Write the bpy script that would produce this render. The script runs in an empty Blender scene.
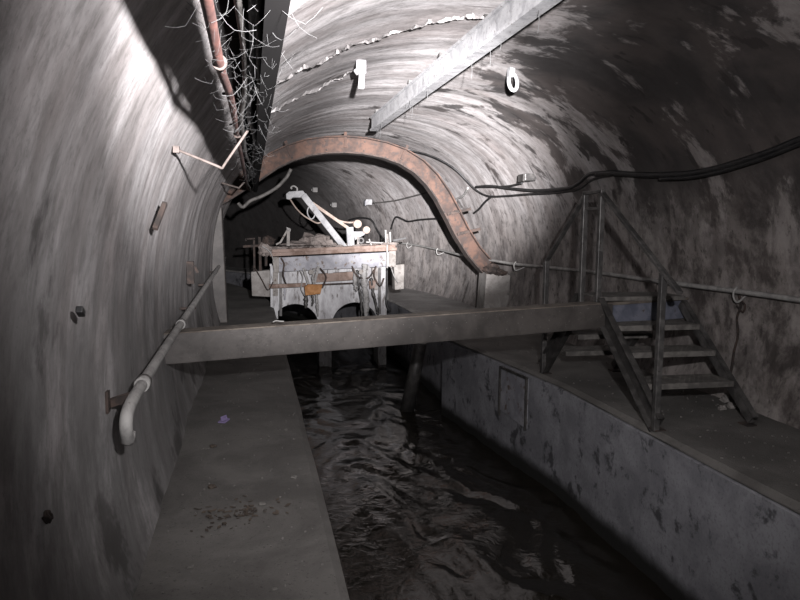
import bpy, bmesh, math, random
from mathutils import Vector, Matrix, noise

# ------------------------------------------------------------------ camera
scene = bpy.context.scene
F = 700.0                       # focal length in pixels of an 800 x 600 frame
YAW, PITCH, ROLL = 0.20848, -0.10559, math.radians(0.7)
EYE = Vector((0, 0, 1.7))
_f = Vector((math.sin(YAW)*math.cos(PITCH), math.cos(YAW)*math.cos(PITCH), math.sin(PITCH)))
_r = Vector((math.cos(YAW), -math.sin(YAW), 0)); _u = _r.cross(_f)
CR = _r*math.cos(ROLL) + _u*math.sin(ROLL); CU = -_r*math.sin(ROLL) + _u*math.cos(ROLL)
cd = bpy.data.cameras.new('camera'); cam = bpy.data.objects.new('camera', cd)
scene.collection.objects.link(cam)
cd.sensor_width = 36; cd.lens = 36*F/800; cd.clip_start = .05; cd.clip_end = 200
m = Matrix.Identity(4)
for i in range(3):
    m[i][0], m[i][1], m[i][2], m[i][3] = CR[i], CU[i], -_f[i], EYE[i]
cam.matrix_world = m
scene.camera = cam

def ray(px): return _f + CR*((px[0]-400)/F) - CU*((px[1]-300)/F)

# ------------------------------------------------------------------ light
w = bpy.data.worlds.new('world'); scene.world = w; w.use_nodes = True
w.node_tree.nodes['Background'].inputs[0].default_value = (.5, .55, .65, 1)
w.node_tree.nodes['Background'].inputs[1].default_value = .002
TORCH = Vector((.40, .15, 2.10))        # the hand lamp, held up beside the camera
def spot(name, power, target, angle, blend, size=.045, col=(1, .966, .985)):
    d = bpy.data.lights.new(name, 'SPOT'); d.energy = power; d.spot_size = math.radians(angle)
    d.spot_blend = blend; d.shadow_soft_size = size; d.color = col
    o = bpy.data.objects.new(name, d); scene.collection.objects.link(o); o.location = TORCH
    o.rotation_euler = (Vector(target)-TORCH).to_track_quat('-Z', 'Y').to_euler()
    return o
spot('torch_spill', 1750, TORCH+ray((385, 260)), 92, 1.0)
spot('torch_beam', 16500, TORCH+ray((278, 108)), 51, 1.0)
spot('torch_hot_spot', 80000, TORCH+ray((408, 198)), 22.5, 1.0)

vs = scene.view_settings
vs.view_transform = 'Standard'; vs.look = 'None'; vs.exposure = 0; vs.gamma = 1; vs.use_curve_mapping = False

# ------------------------------------------------------------------ pixel -> place
def onz(px, z): r = ray(px); return EYE + r*((z-EYE.z)/r.z)
def onx(px, x): r = ray(px); return EYE + r*(x/r.x)
def ony(px, y): r = ray(px); return EYE + r*(y/r.y)
# vault section: superelliptic upper part on slightly battered lower walls
CX, CZ, A, B, N = 2.03, .85, 2.7, 2.6, 2.3
def bend(y): return -.028*max(0, y-14.5)**2
def inside(P, off=0):
    x = abs(P.x-bend(P.y)-CX); z = P.z-CZ
    if z > 0: return (x/(A-off))**N + (z/(B-off))**N < 1
    return x < (A-off)*math.sqrt(max(0, 1-(z/A)**2))
def onv(px, off=.0):
    r = ray(px).normalized(); t = 1.0
    while t < 60:
        if not inside(EYE+r*t, off): break
        t += .01
    return EYE + r*t
def wall_x(z, side, y=0):
    zz = z-CZ
    x = A*(1-(abs(zz)/B)**N)**(1/N) if zz > 0 else A*math.sqrt(1-(zz/A)**2)
    return CX + side*x + bend(y)

# ------------------------------------------------------------------ materials
ALBEDO_SCALE = .37                      # one factor on all base colours, kept low to weaken bounced light
def col(c): return (c[0]*ALBEDO_SCALE, c[1]*ALBEDO_SCALE, c[2]*ALBEDO_SCALE, 1)
class NT:
    def __init__(s, name):
        s.m = bpy.data.materials.new(name); s.m.use_nodes = True
        s.t = s.m.node_tree; s.n = s.t.nodes; s.b = s.n['Principled BSDF']
    def new(s, typ, **kw):
        n = s.n.new(typ)
        for k, v in kw.items(): setattr(n, k, v)
        return n
    def link(s, a, b): s.t.links.new(a, b)
    def coords(s, kind='Object', scale=(1, 1, 1)):
        tc = s.new('ShaderNodeTexCoord'); mp = s.new('ShaderNodeMapping')
        mp.inputs['Scale'].default_value = scale
        s.link(tc.outputs[kind], mp.inputs[0]); return mp.outputs[0]
    def noise(s, vec, scale, detail=4, rough=.6, dist=0):
        n = s.new('ShaderNodeTexNoise'); n.inputs['Scale'].default_value = scale
        n.inputs['Detail'].default_value = detail; n.inputs['Roughness'].default_value = rough
        n.inputs['Distortion'].default_value = dist
        s.link(vec, n.inputs['Vector']); return n.outputs['Fac']
    def ramp(s, fac, a, b, va=0., vb=1.):
        n = s.new('ShaderNodeMapRange', interpolation_type='SMOOTHSTEP')
        n.inputs[1].default_value = a; n.inputs[2].default_value = b
        n.inputs[3].default_value = va; n.inputs[4].default_value = vb
        s.link(fac, n.inputs[0]); return n.outputs[0]
    def math(s, op, a, b):
        n = s.new('ShaderNodeMath', operation=op)
        for i, v in enumerate((a, b)):
            if isinstance(v, (int, float)): n.inputs[i].default_value = v
            else: s.link(v, n.inputs[i])
        return n.outputs[0]
    def mix(s, fac, a, b):
        n = s.new('ShaderNodeMix', data_type='RGBA')
        if isinstance(fac, (int, float)): n.inputs[0].default_value = fac
        else: s.link(fac, n.inputs[0])
        for i, v in ((6, a), (7, b)):
            if isinstance(v, tuple): n.inputs[i].default_value = col(v)
            else: s.link(v, n.inputs[i])
        return n.outputs[2]
    def bump(s, h, strength=.4, dist=.01):
        n = s.new('ShaderNodeBump'); n.inputs['Strength'].default_value = strength
        n.inputs['Distance'].default_value = dist
        s.link(h, n.inputs['Height']); s.link(n.outputs[0], s.b.inputs['Normal'])
    def done(s, c, rough=.8, metal=0., spec=.3):
        if isinstance(c, tuple): s.b.inputs['Base Color'].default_value = col(c)
        else: s.link(c, s.b.inputs['Base Color'])
        if isinstance(rough, float): s.b.inputs['Roughness'].default_value = rough
        else: s.link(rough, s.b.inputs['Roughness'])
        s.b.inputs['Metallic'].default_value = metal
        s.b.inputs['Specular IOR Level'].default_value = spec
        return s.m

def mat_vault():
    k = NT('stained_vault_concrete')
    uv = k.coords('UV')                                    # u = metres round the section, v = metres along
    sep = k.new('ShaderNodeSeparateXYZ'); k.link(uv, sep.inputs[0]); U, V = sep.outputs[0], sep.outputs[1]
    st1 = k.noise(k.coords('UV', (.55, 1.7, 1)), 1.4, 7, .66, .15)       # formwork rings
    st2 = k.noise(k.coords('UV', (.8, 6, 1)), 1.8, 6, .68, .12)
    bl = k.noise(k.coords('UV', (1, .8, 1)), 1.1, 6, .62, .3)
    fine = k.noise(k.coords('UV', (1, 1, 1)), 26, 6, .75)
    c = k.mix(k.ramp(st1, .36, .62), (.47, .435, .425), (.80, .77, .765))
    c = k.mix(k.ramp(st2, .28, .52, .32, 0), c, (.26, .235, .225))
    c = k.mix(k.ramp(bl, .48, .72, 0, .55), c, (.40, .34, .325))
    c = k.mix(k.ramp(fine, .52, .72, 0, .55), c, (.2, .18, .17))
    mid = k.noise(k.coords('UV', (1, 1.6, 1)), 5.5, 8, .72, .1)
    c = k.mix(k.ramp(mid, .42, .68, 0, .6), c, (.19, .175, .165))
    # thin dark runs on the crown, where the boards met
    run = k.noise(k.coords('UV', (.22, 3.6, 1)), 2.2, 7, .66, .3)
    runm = k.math('MULTIPLY', k.ramp(run, .57, .66), k.math('MULTIPLY', k.ramp(U, 2.9, 4.2), k.ramp(U, 7.4, 8.6, 1, 0)))
    c = k.mix(k.math('MULTIPLY', runm, .62), c, (.12, .10, .095))
    brown = k.math('MULTIPLY', k.ramp(U, 4.6, 6.6), k.ramp(V, 6, 11, .68, .15))
    c = k.mix(brown, c, k.mix(k.ramp(bl, .36, .66), (.20, .17, .155), (.36, .315, .295)))
    # soot and damp on the right shoulder
    shoulder = k.math('MULTIPLY', k.ramp(U, 4.7, 6.0), k.ramp(U, 7.4, 8.8, 1, .5))
    near = k.ramp(V, 5.0, 12.0, 1, .12)
    wgt = k.math('MULTIPLY', shoulder, near)
    pn = k.noise(k.coords('UV', (.8, 1.1, 1)), 1.25, 9, .66, .35)
    pm = k.ramp(k.math('ADD', pn, k.math('MULTIPLY', wgt, .23)), .595, .67)
    c = k.mix(k.math('MULTIPLY', pm, .93), c, k.mix(k.ramp(bl, .4, .6), (.04, .035, .034), (.095, .078, .072)))
    sm = k.noise(k.coords('UV', (1.5, 2.4, 1)), 1.9, 4, .55, .2)
    c = k.mix(k.math('MULTIPLY', k.ramp(sm, .60, .655), k.math('MULTIPLY', k.math('MULTIPLY', k.ramp(U, 5.2, 6.2), k.ramp(V, 9, 12.5, .9, .12)), 1.0)), c, (.05, .042, .04))
    # brown damp on the lower right wall
    low = k.math('MULTIPLY', k.ramp(U, 7.3, 8.6), .66)
    pat = k.noise(k.coords('UV', (1.0, 1.1, 1)), 2.1, 9, .72, .2)
    c = k.mix(low, c, k.mix(k.ramp(pat, .40, .60), (.10, .085, .078), (.42, .38, .355)))
    c = k.mix(k.math('MULTIPLY', k.ramp(U, 7.3, 8.2), k.ramp(mid, .54, .66, 0, .8)), c, (.06, .052, .048))
    # streaked grey left-wall dirt, denser towards its foot, also painting in weaker lamplight
    ls = k.noise(k.coords('UV', (.75, 1.2, 1)), 1.2, 8, .68, .2)
    lm = k.math('MULTIPLY', k.ramp(U, 2.7, .9), k.ramp(k.math('ADD', ls, k.ramp(U, 2.0, .2, 0, .10)), .34, .62))
    c = k.mix(k.math('MULTIPLY', lm, .78), c, (.19, .185, .18))
    # darkness of the unlit tunnel round the bend, painted into the lining colour
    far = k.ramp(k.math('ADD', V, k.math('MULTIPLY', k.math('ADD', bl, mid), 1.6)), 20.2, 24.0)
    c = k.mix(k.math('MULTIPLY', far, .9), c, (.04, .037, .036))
    wet = k.math('MULTIPLY', k.ramp(U, 1.0, .3), k.ramp(bl, .52, .58))
    c = k.mix(k.math('MULTIPLY', wet, .8), c, (.09, .085, .08))
    h = k.math('ADD', k.math('MULTIPLY', mid, .8), k.math('MULTIPLY', st2, .4)); h = k.math('ADD', h, k.math('ADD', k.math('MULTIPLY', fine, .4), k.math('MULTIPLY', run, .4)))
    k.bump(h, .35, .012)
    return k.done(c, .88, 0, .2)

def mat_two(name, c1, c2, scale, lo=.4, hi=.62, rough=.8, metal=0., c3=None, sc3=30, lo3=.6, hi3=.7, bump=.4, bd=.01, stretch=(1, 1, 1), spec=.3):
    k = NT(name); v = k.coords('Object', stretch)
    n1 = k.noise(v, scale, 6, .65, .4); n2 = k.noise(v, sc3, 5, .65)
    c = k.mix(k.ramp(n1, lo, hi), c1, c2)
    if c3: c = k.mix(k.ramp(n2, lo3, hi3), c, c3)
    k.bump(k.math('ADD', n1, k.math('MULTIPLY', n2, .5)), bump, bd)
    return k.done(c, rough, metal, spec)

def mat_channel():
    k = NT('whitewashed_channel_wall'); v = k.coords('Object')
    sep = k.new('ShaderNodeSeparateXYZ'); k.link(v, sep.inputs[0])
    n1 = k.noise(v, 2.2, 6, .65, .3); n2 = k.noise(v, 3.4, 7, .68, .25); n3 = k.noise(v, 34, 5, .7)
    c = k.mix(k.ramp(n1, .36, .66), (.24, .24, .26), (.37, .37, .395))
    c = k.mix(k.ramp(n2, .54, .64, 0, .88), c, (.055, .055, .06))
    c = k.mix(k.ramp(n3, .50, .70, 0, .6), c, (.14, .14, .15))
    # darker band above the water line
    band = k.ramp(k.math('ADD', sep.outputs[2], k.math('MULTIPLY', n1, .16)), .66, .50)
    c = k.mix(band, c, (.02, .02, .018))
    k.bump(k.math('ADD', n2, n3), .4, .01)
    return k.done(c, .8, 0, .2)

M = {}
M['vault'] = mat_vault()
M['channel'] = mat_channel()
M['walk'] = mat_two('gritty_walkway_concrete', (.115, .108, .10), (.20, .19, .176), 1.4, .36, .66, .9, 0, (.05, .046, .042), 55, .58, .72, .6, .012)
M['bed'] = mat_two('channel_bed', (.02, .02, .018), (.05, .045, .04), 3)
M['beam'] = mat_two('dirty_grey_steel', (.052, .046, .042), (.11, .098, .09), 2.5, .36, .64, .6, .1, (.065, .058, .052), 14, .5, .72, .4)
M['beam_top'] = mat_two('muddy_flange', (.11, .09, .075), (.2, .17, .14), 6, .4, .6, .8, 0, (.4, .38, .35), 60, .68, .74)
M['rust'] = mat_two('rusty_arch_steel', (.04, .025, .02), (.115, .062, .043), 4, .36, .64, .85, 0, (.05, .035, .03), 12, .5, .66, .8)
M['darkrust'] = mat_two('dark_rust', (.028, .021, .018), (.075, .05, .04), 8, .4, .6, .85, 0, None, 30, .6, .7, .5)
M['darksteel'] = mat_two('worn_dark_steel', (.055, .052, .05), (.125, .118, .112), 8, .4, .65, .5, .3, (.2, .19, .18), 60, .66, .75, .3)
M['edge'] = mat_two('worn_rail_steel', (.075, .072, .07), (.17, .162, .155), 9, .4, .65, .42, .3, (.05, .045, .04), 40, .6, .7, .3)
M['tread'] = mat_two('muddy_tread_plate', (.10, .093, .085), (.20, .186, .17), 9, .4, .62, .8, 0, (.06, .055, .05), 50, .58, .7)
M['bluesteel'] = mat_two('bluish_painted_steel', (.12, .13, .17), (.2, .21, .26), 6, .4, .6, .6, .1, (.1, .08, .07), 20, .6, .7)
M['white'] = mat_two('flaking_white_paint', (.30, .30, .31), (.47, .47, .475), 5, .35, .6, .7, 0, (.16, .14, .125), 26, .58, .70, .5)
M['pipe'] = mat_two('chalky_grey_pipe', (.30, .29, .28), (.46, .45, .43), 7, .38, .62, .7, 0, (.16, .14, .12), 28, .62, .72, .3)
M['cable'] = mat_two('black_cable_sheath', (.010, .010, .011), (.028, .027, .027), 10, .4, .6, .5, 0, None, 30, .6, .7, .2)
M['greycable'] = mat_two('dusty_cable', (.07, .065, .06), (.15, .14, .13), 10, .4, .6, .7)
M['redpipe'] = mat_two('faded_red_pipe', (.07, .024, .018), (.14, .05, .036), 6, .4, .6, .75, 0, (.10, .06, .05), 25, .6, .7)
M['limewash'] = mat_two('limewashed_concrete', (.40, .39, .40), (.70, .70, .71), 2.2, .36, .6, .85, 0, (.16, .14, .13), 8, .53, .68, .6, .012, (1.6, 1, .45))
M['grime'] = mat_two('grimy_machine_steel', (.24, .22, .20), (.40, .375, .35), 5, .38, .62, .75, 0, (.12, .08, .06), 18, .58, .68, .5)
M['girder'] = mat_two('blue_grey_girder', (.26, .26, .29), (.42, .42, .45), 3, .38, .62, .7, 0, (.15, .11, .09), 9, .55, .66, .5)
M['brown'] = mat_two('brown_timber_and_rust', (.20, .135, .105), (.36, .27, .23), 5, .38, .62, .9, 0, (.55, .5, .46), 14, .66, .74, .6)
M['orange'] = mat_two('orange_rust_plate', (.36, .16, .05), (.5, .25, .10), 7, .4, .6, .85)
M['muck'] = mat_two('dried_muck', (.20, .165, .15), (.34, .295, .27), 6, .38, .62, .95, 0, (.1, .08, .07), 20, .58, .68, 1.0, .03)
M['rag'] = mat_two('dusty_rag', (.26, .25, .24), (.44, .43, .42), 8, .38, .62, .95, 0, (.1, .09, .08), 22, .56, .66, .8)
M['hose'] = mat_two('tan_hose', (.36, .28, .235), (.5, .41, .35), 8)
M['pilaster'] = mat_two('pilaster_concrete', (.24, .22, .205), (.40, .38, .36), 3, .38, .62, .85, 0, (.1, .09, .08), 20, .6, .7, .5)
M['rodrust'] = mat_two('brown_rod_rust', (.07, .055, .048), (.14, .11, .098), 9)
M['soot'] = NT('sooty_tray').done((.014, .013, .013), .95, 0, .05)
M['web'] = NT('cobweb').done((.11, .11, .11), .9, 0, .1)
M['leaf'] = mat_two('dead_leaf', (.06, .045, .035), (.13, .10, .075), 10)
M['purple'] = NT('purple_plastic').done((.34, .27, .50), .5, 0, .4)
M['pale'] = mat_two('pale_stone', (.15, .142, .13), (.24, .228, .21), 12)
M['lit_walk'] = mat_two('lit_far_walkway', (.36, .345, .33), (.56, .54, .52), 1.6, .36, .66, .9, 0, (.2, .19, .18), 20, .56, .7)  # lighter copy of the walkway, lamplight put into its colour
def mat_water():
    k = NT('murky_water'); v = k.coords('Object')
    n = k.noise(v, 9, 4, .55, .8); k.bump(n, .25, .03)
    m_ = k.done((.020, .017, .013), .07, 0, .5); k.b.inputs['IOR'].default_value = 1.33
    return m_
M['water'] = mat_water()

# ------------------------------------------------------------------ mesh builder
class MB:
    def __init__(s): s.v = []; s.f = []; s.sm = []
    def add(s, vs_, fs_, smooth=False):
        o = len(s.v); s.v += [Vector(p) for p in vs_]
        s.f += [tuple(i+o for i in f) for f in fs_]; s.sm += [smooth]*len(fs_); return s
    def hexa(s, p):           # 8 points: bottom ring, then top ring
        return s.add(p, [(3, 2, 1, 0), (4, 5, 6, 7), (0, 1, 5, 4), (1, 2, 6, 5), (2, 3, 7, 6), (3, 0, 4, 7)])
    def box(s, x0, x1, y0, y1, z0, z1):
        return s.hexa([(x0, y0, z0), (x1, y0, z0), (x1, y1, z0), (x0, y1, z0), (x0, y0, z1), (x1, y0, z1), (x1, y1, z1), (x0, y1, z1)])
    def bar(s, a, b, wd, hd, up=(0, 0, 1)):    # rectangular bar from a to b; hd along up, wd across
        a, b = Vector(a), Vector(b); d = (b-a).normalized(); up = Vector(up)
        sd = d.cross(up)
        if sd.length < 1e-4: sd = d.cross(Vector((0, 1, 0)))
        sd.normalize(); u = sd.cross(d).normalized(); sd *= wd/2; u *= hd/2
        return s.hexa([a-sd-u, a+sd-u, b+sd-u, b-sd-u, a-sd+u, a+sd+u, b+sd+u, b-sd+u])
    def tube(s, pts, r, n=10, caps=True):
        pts = [Vector(p) for p in pts]; rs = r if isinstance(r, (list, tuple)) else [r]*len(pts)
        rings = []; prev = None
        for i, p in enumerate(pts):
            t = (pts[min(i+1, len(pts)-1)]-pts[max(i-1, 0)]).normalized()
            if prev is None:
                ref = Vector((0, 0, 1)) if abs(t.z) < .9 else Vector((1, 0, 0)); a = t.cross(ref).normalized()
            else:
                a = (prev - t*prev.dot(t)).normalized()
            prev = a; b = t.cross(a)
            rings.append([p + (a*math.cos(2*math.pi*k/n)+b*math.sin(2*math.pi*k/n))*rs[i] for k in range(n)])
        vs_ = [q for rg in rings for q in rg]; fs_ = []
        for i in range(len(pts)-1):
            for k in range(n):
                fs_.append((i*n+k, i*n+(k+1) % n, (i+1)*n+(k+1) % n, (i+1)*n+k))
        s.add(vs_, fs_, True)
        if caps:
            o = len(s.v)-len(vs_)
            s.f.append(tuple(o+k for k in reversed(range(n)))); s.sm.append(False)
            s.f.append(tuple(o+(len(pts)-1)*n+k for k in range(n))); s.sm.append(False)
        return s
    def disc(s, c, axis, r, th, n=16, hole=0):
        c, ax = Vector(c), Vector(axis).normalized(); ref = Vector((0, 0, 1)) if abs(ax.z) < .9 else Vector((1, 0, 0))
        a = ax.cross(ref).normalized(); b = ax.cross(a)
        def ring(rr, off): return [c+ax*off+(a*math.cos(2*math.pi*k/n)+b*math.sin(2*math.pi*k/n))*rr for k in range(n)]
        o = len(s.v)
        if not hole:
            s.add(ring(r, -th/2)+ring(r, th/2), [(k, (k+1) % n, n+(k+1) % n, n+k) for k in range(n)]+[tuple(reversed(range(n))), tuple(range(n, 2*n))])
        else:
            v_ = ring(r, -th/2)+ring(r, th/2)+ring(hole, th/2)+ring(hole, -th/2); fs_ = []
            for q in range(4):
                for k in range(n): fs_.append((q*n+k, q*n+(k+1) % n, ((q+1) % 4)*n+(k+1) % n, ((q+1) % 4)*n+k))
            s.add(v_, fs_)
        return s
    def lump(s, c, rx, ry, rz, seed=0, amp=.3, nu=14, nv=8, freq=2.5, floor=None):
        c = Vector(c); vs_ = []
        for j in range(nv+1):
            ph = math.pi*j/nv
            for i in range(nu):
                th = 2*math.pi*i/nu; d = Vector((math.sin(ph)*math.cos(th), math.sin(ph)*math.sin(th), math.cos(ph)))
                k = 1+amp*noise.noise(d*freq+Vector((seed*7.3, seed*1.7, 0)))
                q_ = c+Vector((d.x*rx*k, d.y*ry*k, d.z*rz*k))
                if floor is not None: q_.z = max(q_.z, floor)
                vs_.append(q_)
        fs_ = [(j*nu+i, (j+1)*nu+i, (j+1)*nu+(i+1) % nu, j*nu+(i+1) % nu) for j in range(nv) for i in range(nu)]
        return s.add(vs_, fs_, False)
    def prism(s, pts, off):    # flat polygon pushed by vector off
        pts = [Vector(p) for p in pts]; n = len(pts); off = Vector(off)
        return s.add(pts+[p+off for p in pts], [tuple(reversed(range(n))), tuple(range(n, 2*n))]+[(k, (k+1) % n, n+(k+1) % n, n+k) for k in range(n)])

LINK = scene.collection.objects.link
WLOC = {}
def thing(name, loc, label, cat, group=None):
    o = bpy.data.objects.new(name, None); LINK(o); o.location = loc; o.empty_display_size = .1
    WLOC[o.name] = Vector(loc); return tag(o, label, cat, group)
def tag(o, label=None, cat=None, group=None, kind=None):
    for k, v in (('label', label), ('category', cat), ('group', group), ('kind', kind)):
        if v: o[k] = v
    return o
def obj(name, mb, mat, parent=None, uv=None, bevel=0, label=None, shade=None):
    if parent is None:
        lo = Vector([min(p[i] for p in mb.v) for i in range(3)]); hi = Vector([max(p[i] for p in mb.v) for i in range(3)])
        base = Vector(((lo.x+hi.x)/2, (lo.y+hi.y)/2, lo.z))
    else: base = WLOC[parent.name]
    me = bpy.data.meshes.new(name)
    me.from_pydata([tuple(p-base) for p in mb.v], [], mb.f); me.materials.append(M[mat] if isinstance(mat, str) else mat)
    me.polygons.foreach_set('use_smooth', mb.sm if shade is None else [shade]*len(mb.f))
    if uv:
        lay = me.uv_layers.new(name='UVMap')
        for lp in me.loops: lay.data[lp.index].uv = uv[lp.vertex_index]
    bm = bmesh.new(); bm.from_mesh(me); bmesh.ops.recalc_face_normals(bm, faces=bm.faces) if not uv else None
    bm.to_mesh(me); bm.free(); me.update()
    o = bpy.data.objects.new(name, me); LINK(o)
    if parent: o.parent = parent
    else: o.location = base
    WLOC[o.name] = base
    if bevel:
        b = o.modifiers.new('bevel', 'BEVEL'); b.width = bevel; b.segments = 2; b.limit_method = 'ANGLE'
    if label: o['label'] = label
    return o
def struct(name, mb, mat, label, **kw):
    return tag(obj(name, mb, mat, **kw), label, None, None, 'structure')
def smooth_path(pts, sub=6):
    pts = [Vector(p) for p in pts]; out = []
    for i in range(len(pts)-1):
        p0, p1, p2, p3 = pts[max(i-1, 0)], pts[i], pts[i+1], pts[min(i+2, len(pts)-1)]
        for k in range(sub):
            t = k/sub
            out.append(.5*((2*p1)+(p2-p0)*t+(2*p0-5*p1+4*p2-p3)*t*t+(3*p1-p0-3*p2+p3)*t**3))
    out.append(pts[-1]); return out

# ------------------------------------------------------------------ setting: vault
prof = []
NLOW, NUP = 14, 104
def low_pt(side, z): return Vector((CX+side*A*math.sqrt(1-((z-CZ)/A)**2), z))
for i in range(NLOW): prof.append(low_pt(-1, -.06+(CZ+.06)*i/NLOW))
for i in range(NUP+1):
    th = math.pi*(1-i/NUP); c, s_ = math.cos(th), math.sin(th)
    prof.append(Vector((CX+A*math.copysign(abs(c)**(2/N), c), CZ+B*abs(s_)**(2/N))))
for i in range(NLOW-1, -1, -1): prof.append(low_pt(1, -.06+(CZ+.06)*i/NLOW))
arc = [0]
for i in range(1, len(prof)): arc.append(arc[-1]+(prof[i]-prof[i-1]).length)
SC = 9.9/arc[-1]                        # section length measured as 0 .. 9.9 in the material
ys = [-9+.6*i for i in range(15)]
y = 0.0
while y < 38:
    ys.append(y); y += .07 if y < 17 else .2
def vault_piece(name, i0, i1, label):
    mb = MB(); uv = []; nn = i1-i0+1
    for y in ys:
        bx = bend(y)
        for i in range(i0, i1+1):
            p = prof[i]; t = (prof[min(i+1, len(prof)-1)]-prof[max(i-1, 0)]).normalized()
            nrm = Vector((t.y, -t.x))                       # inward
            u = arc[i]*SC
            d = .011*noise.noise(Vector((u*.6, y*3.1, 3))) + .004*noise.noise(Vector((u*.9, y*8.0, 9))) + .035*noise.noise(Vector((u*.7, y*.7, 5))) - .02
            q = p+nrm*d
            mb.v.append(Vector((q.x+bx, y, q.y))); uv.append((u, y))
    for j in range(len(ys)-1):
        for i in range(nn-1):
            mb.f.append((j*nn+i, j*nn+i+1, (j+1)*nn+i+1, (j+1)*nn+i)); mb.sm.append(True)
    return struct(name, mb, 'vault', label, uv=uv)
iL = min(range(len(arc)), key=lambda i: abs(arc[i]*SC-2.6)); iR = min(range(len(arc)), key=lambda i: abs(arc[i]*SC-7.3))
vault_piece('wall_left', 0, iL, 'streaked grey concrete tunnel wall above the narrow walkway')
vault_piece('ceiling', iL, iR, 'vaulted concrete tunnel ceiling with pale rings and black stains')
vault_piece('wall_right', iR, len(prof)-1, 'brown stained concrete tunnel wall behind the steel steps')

# ------------------------------------------------------------------ setting: walkways, channel, water
WATER = -1.28
LEDGE_L = .43
def right_edge(y):
    if y < 7.0: return 3.3
    if y < 10.6: return 3.3-.40*((y-7.0)/3.6)**1.1
    return 3.14
def strip(edge_in, edge_out, z_top, z_bot, y_list, face_sign):
    """solid kerb: top surface, channel face and underside, cut along y"""
    mb = MB(); n = 5
    for y in y_list:
        a, b = edge_in(y), edge_out(y); w_ = .012*noise.noise(Vector((y*1.9, face_sign*3, 0)))
        k = .05*(b-a)/abs(b-a)
        mb.v += [Vector((b, y, z_bot)), Vector((b, y, z_top)), Vector((a+k, y, z_top)), Vector((a+w_, y, z_top-.03)), Vector((a, y, z_bot))]
    for j in range(len(y_list)-1):
        for i in range(n):
            mb.f.append((j*n+i, j*n+(i+1) % n, (j+1)*n+(i+1) % n, (j+1)*n+i)); mb.sm.append(False)
    L = len(y_list)-1
    mb.f += [tuple(range(n)), tuple(L*n+i for i in reversed(range(n)))]; mb.sm += [False, False]
    return mb
def split_top(name, edge_in, edge_out, ylist, label):
    return struct(name, strip(edge_in, edge_out, 0.0, -.10, ylist, 1), 'walk', label)
yl = [-9+.5*i for i in range(95)]
yl_near = [y for y in yl if y <= 10.5]+[10.6]; yl_far = [10.61]+[y for y in yl if y >= 11]
lw = lambda y: wall_x(-.02, -1, y)-.12
rw = lambda y: wall_x(-.02, 1, y)+.12
struct('floor_left', strip(lambda y: LEDGE_L+bend(y), lw, 0, -.14, yl, 1), 'walk', 'gritty concrete walkway along the left tunnel wall')
struct('wall_channel_left', strip(lambda y: LEDGE_L-.015+bend(y), lambda y: LEDGE_L-.35+bend(y), -.14, -1.6, yl, 2), 'channel', 'channel side below the left walkway')
struct('floor_right', strip(lambda y: right_edge(y)+bend(y), rw, 0, -.045, yl_near, 3), 'walk', 'dirty concrete walkway under the steel steps')
struct('wall_channel_right', strip(lambda y: right_edge(y)+bend(y)+.004, lambda y: right_edge(y)+.45+bend(y), -.045, -1.6, yl_near, 4), 'channel', 'whitewashed channel wall spotted with black mould')
struct('floor_right_far', strip(lambda y: right_edge(y)+bend(y), rw, 0, -.045, yl_far, 3), 'lit_walk', 'walkway with painted lamplight beyond the corner beside the sluice')
struct('wall_channel_right_far', strip(lambda y: right_edge(y)+bend(y)+.004, lambda y: right_edge(y)+.45+bend(y), -.045, -1.6, yl_far, 4), 'channel', 'recessed channel wall beside the sluice')
mb = MB()
for y in yl: mb.v += [Vector((LEDGE_L-.3+bend(y), y, -1.6)), Vector((3.6+bend(y), y, -1.6))]
for j in range(len(yl)-1): mb.f.append((2*j, 2*j+1, 2*j+3, 2*j+2)); mb.sm.append(False)
struct('floor_channel', mb, 'bed', 'dark bed of the water channel')
mb = MB(); wy = [-9+i*1.0 for i in range(11)]+[2+.06*i for i in range(1, 215)]+[15+.5*i for i in range(1, 47)]; nx = 62
for y in wy:
    for i in range(nx):
        x = LEDGE_L-.05+bend(y)+(2.96)*i/(nx-1)
        p = Vector((x*1.3, y*.75, 0)); q = p+Vector((noise.noise(p*.9), noise.noise(p*.9+Vector((5, 2, 1))), 0))*.8
        h = .030*noise.noise(q*1.7)+.024*noise.noise(q*3.6+Vector((3, 0, 0)))+.010*noise.noise(q*8)
        mb.v.append(Vector((x, y, WATER+h)))
for j in range(len(wy)-1):
    for i in range(nx-1): mb.f.append((j*nx+i, j*nx+i+1, (j+1)*nx+i+1, (j+1)*nx+i)); mb.sm.append(True)
tag(obj('channel_water', mb, 'water'), 'dark rippling water running in the channel', 'water', None, 'stuff')

# plaster flake along the ceiling crack
def flake(name, pxs, wpx, label, off=.03):
    mb = MB(); random.seed(4); rows = []
    pts = smooth_path([Vector((x, y, 0)) for x, y in pxs], 22)
    for i, p in enumerate(pts):
        e = min(1, i/12, (len(pts)-1-i)/12); n_ = lambda f, k: noise.noise(Vector((i*f, k, len(pts)*.1)))
        j1 = 2.2*n_(.11, 1)+1.6*n_(.37, 2)+random.uniform(-.5, .5); wv = max(.6, wpx*(.55+.7*n_(.16, 5)+.4*n_(.5, 8)))*max(.2, e)
        hh_ = off*(.35+.9*max(0, n_(.13, 11)+.35))*max(.1, e)
        a = onv((p.x, p.y+j1), .0); b = onv((p.x, p.y+j1-wv), 0)
        a2 = onv((p.x, p.y+j1), hh_+.006); b2 = onv((p.x, p.y+j1-wv), .004)
        rows.append((a, a2, b2, b))
    for r_ in rows: mb.v += list(r_)
    for i in range(len(rows)-1):
        for k in range(4): mb.f.append((i*4+k, i*4+(k+1) % 4, (i+1)*4+(k+1) % 4, (i+1)*4+k)); mb.sm.append(False)
    return tag(obj(name, mb, M['flake']), label, 'plaster', 'plaster flakes lifting from the ceiling')
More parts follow.
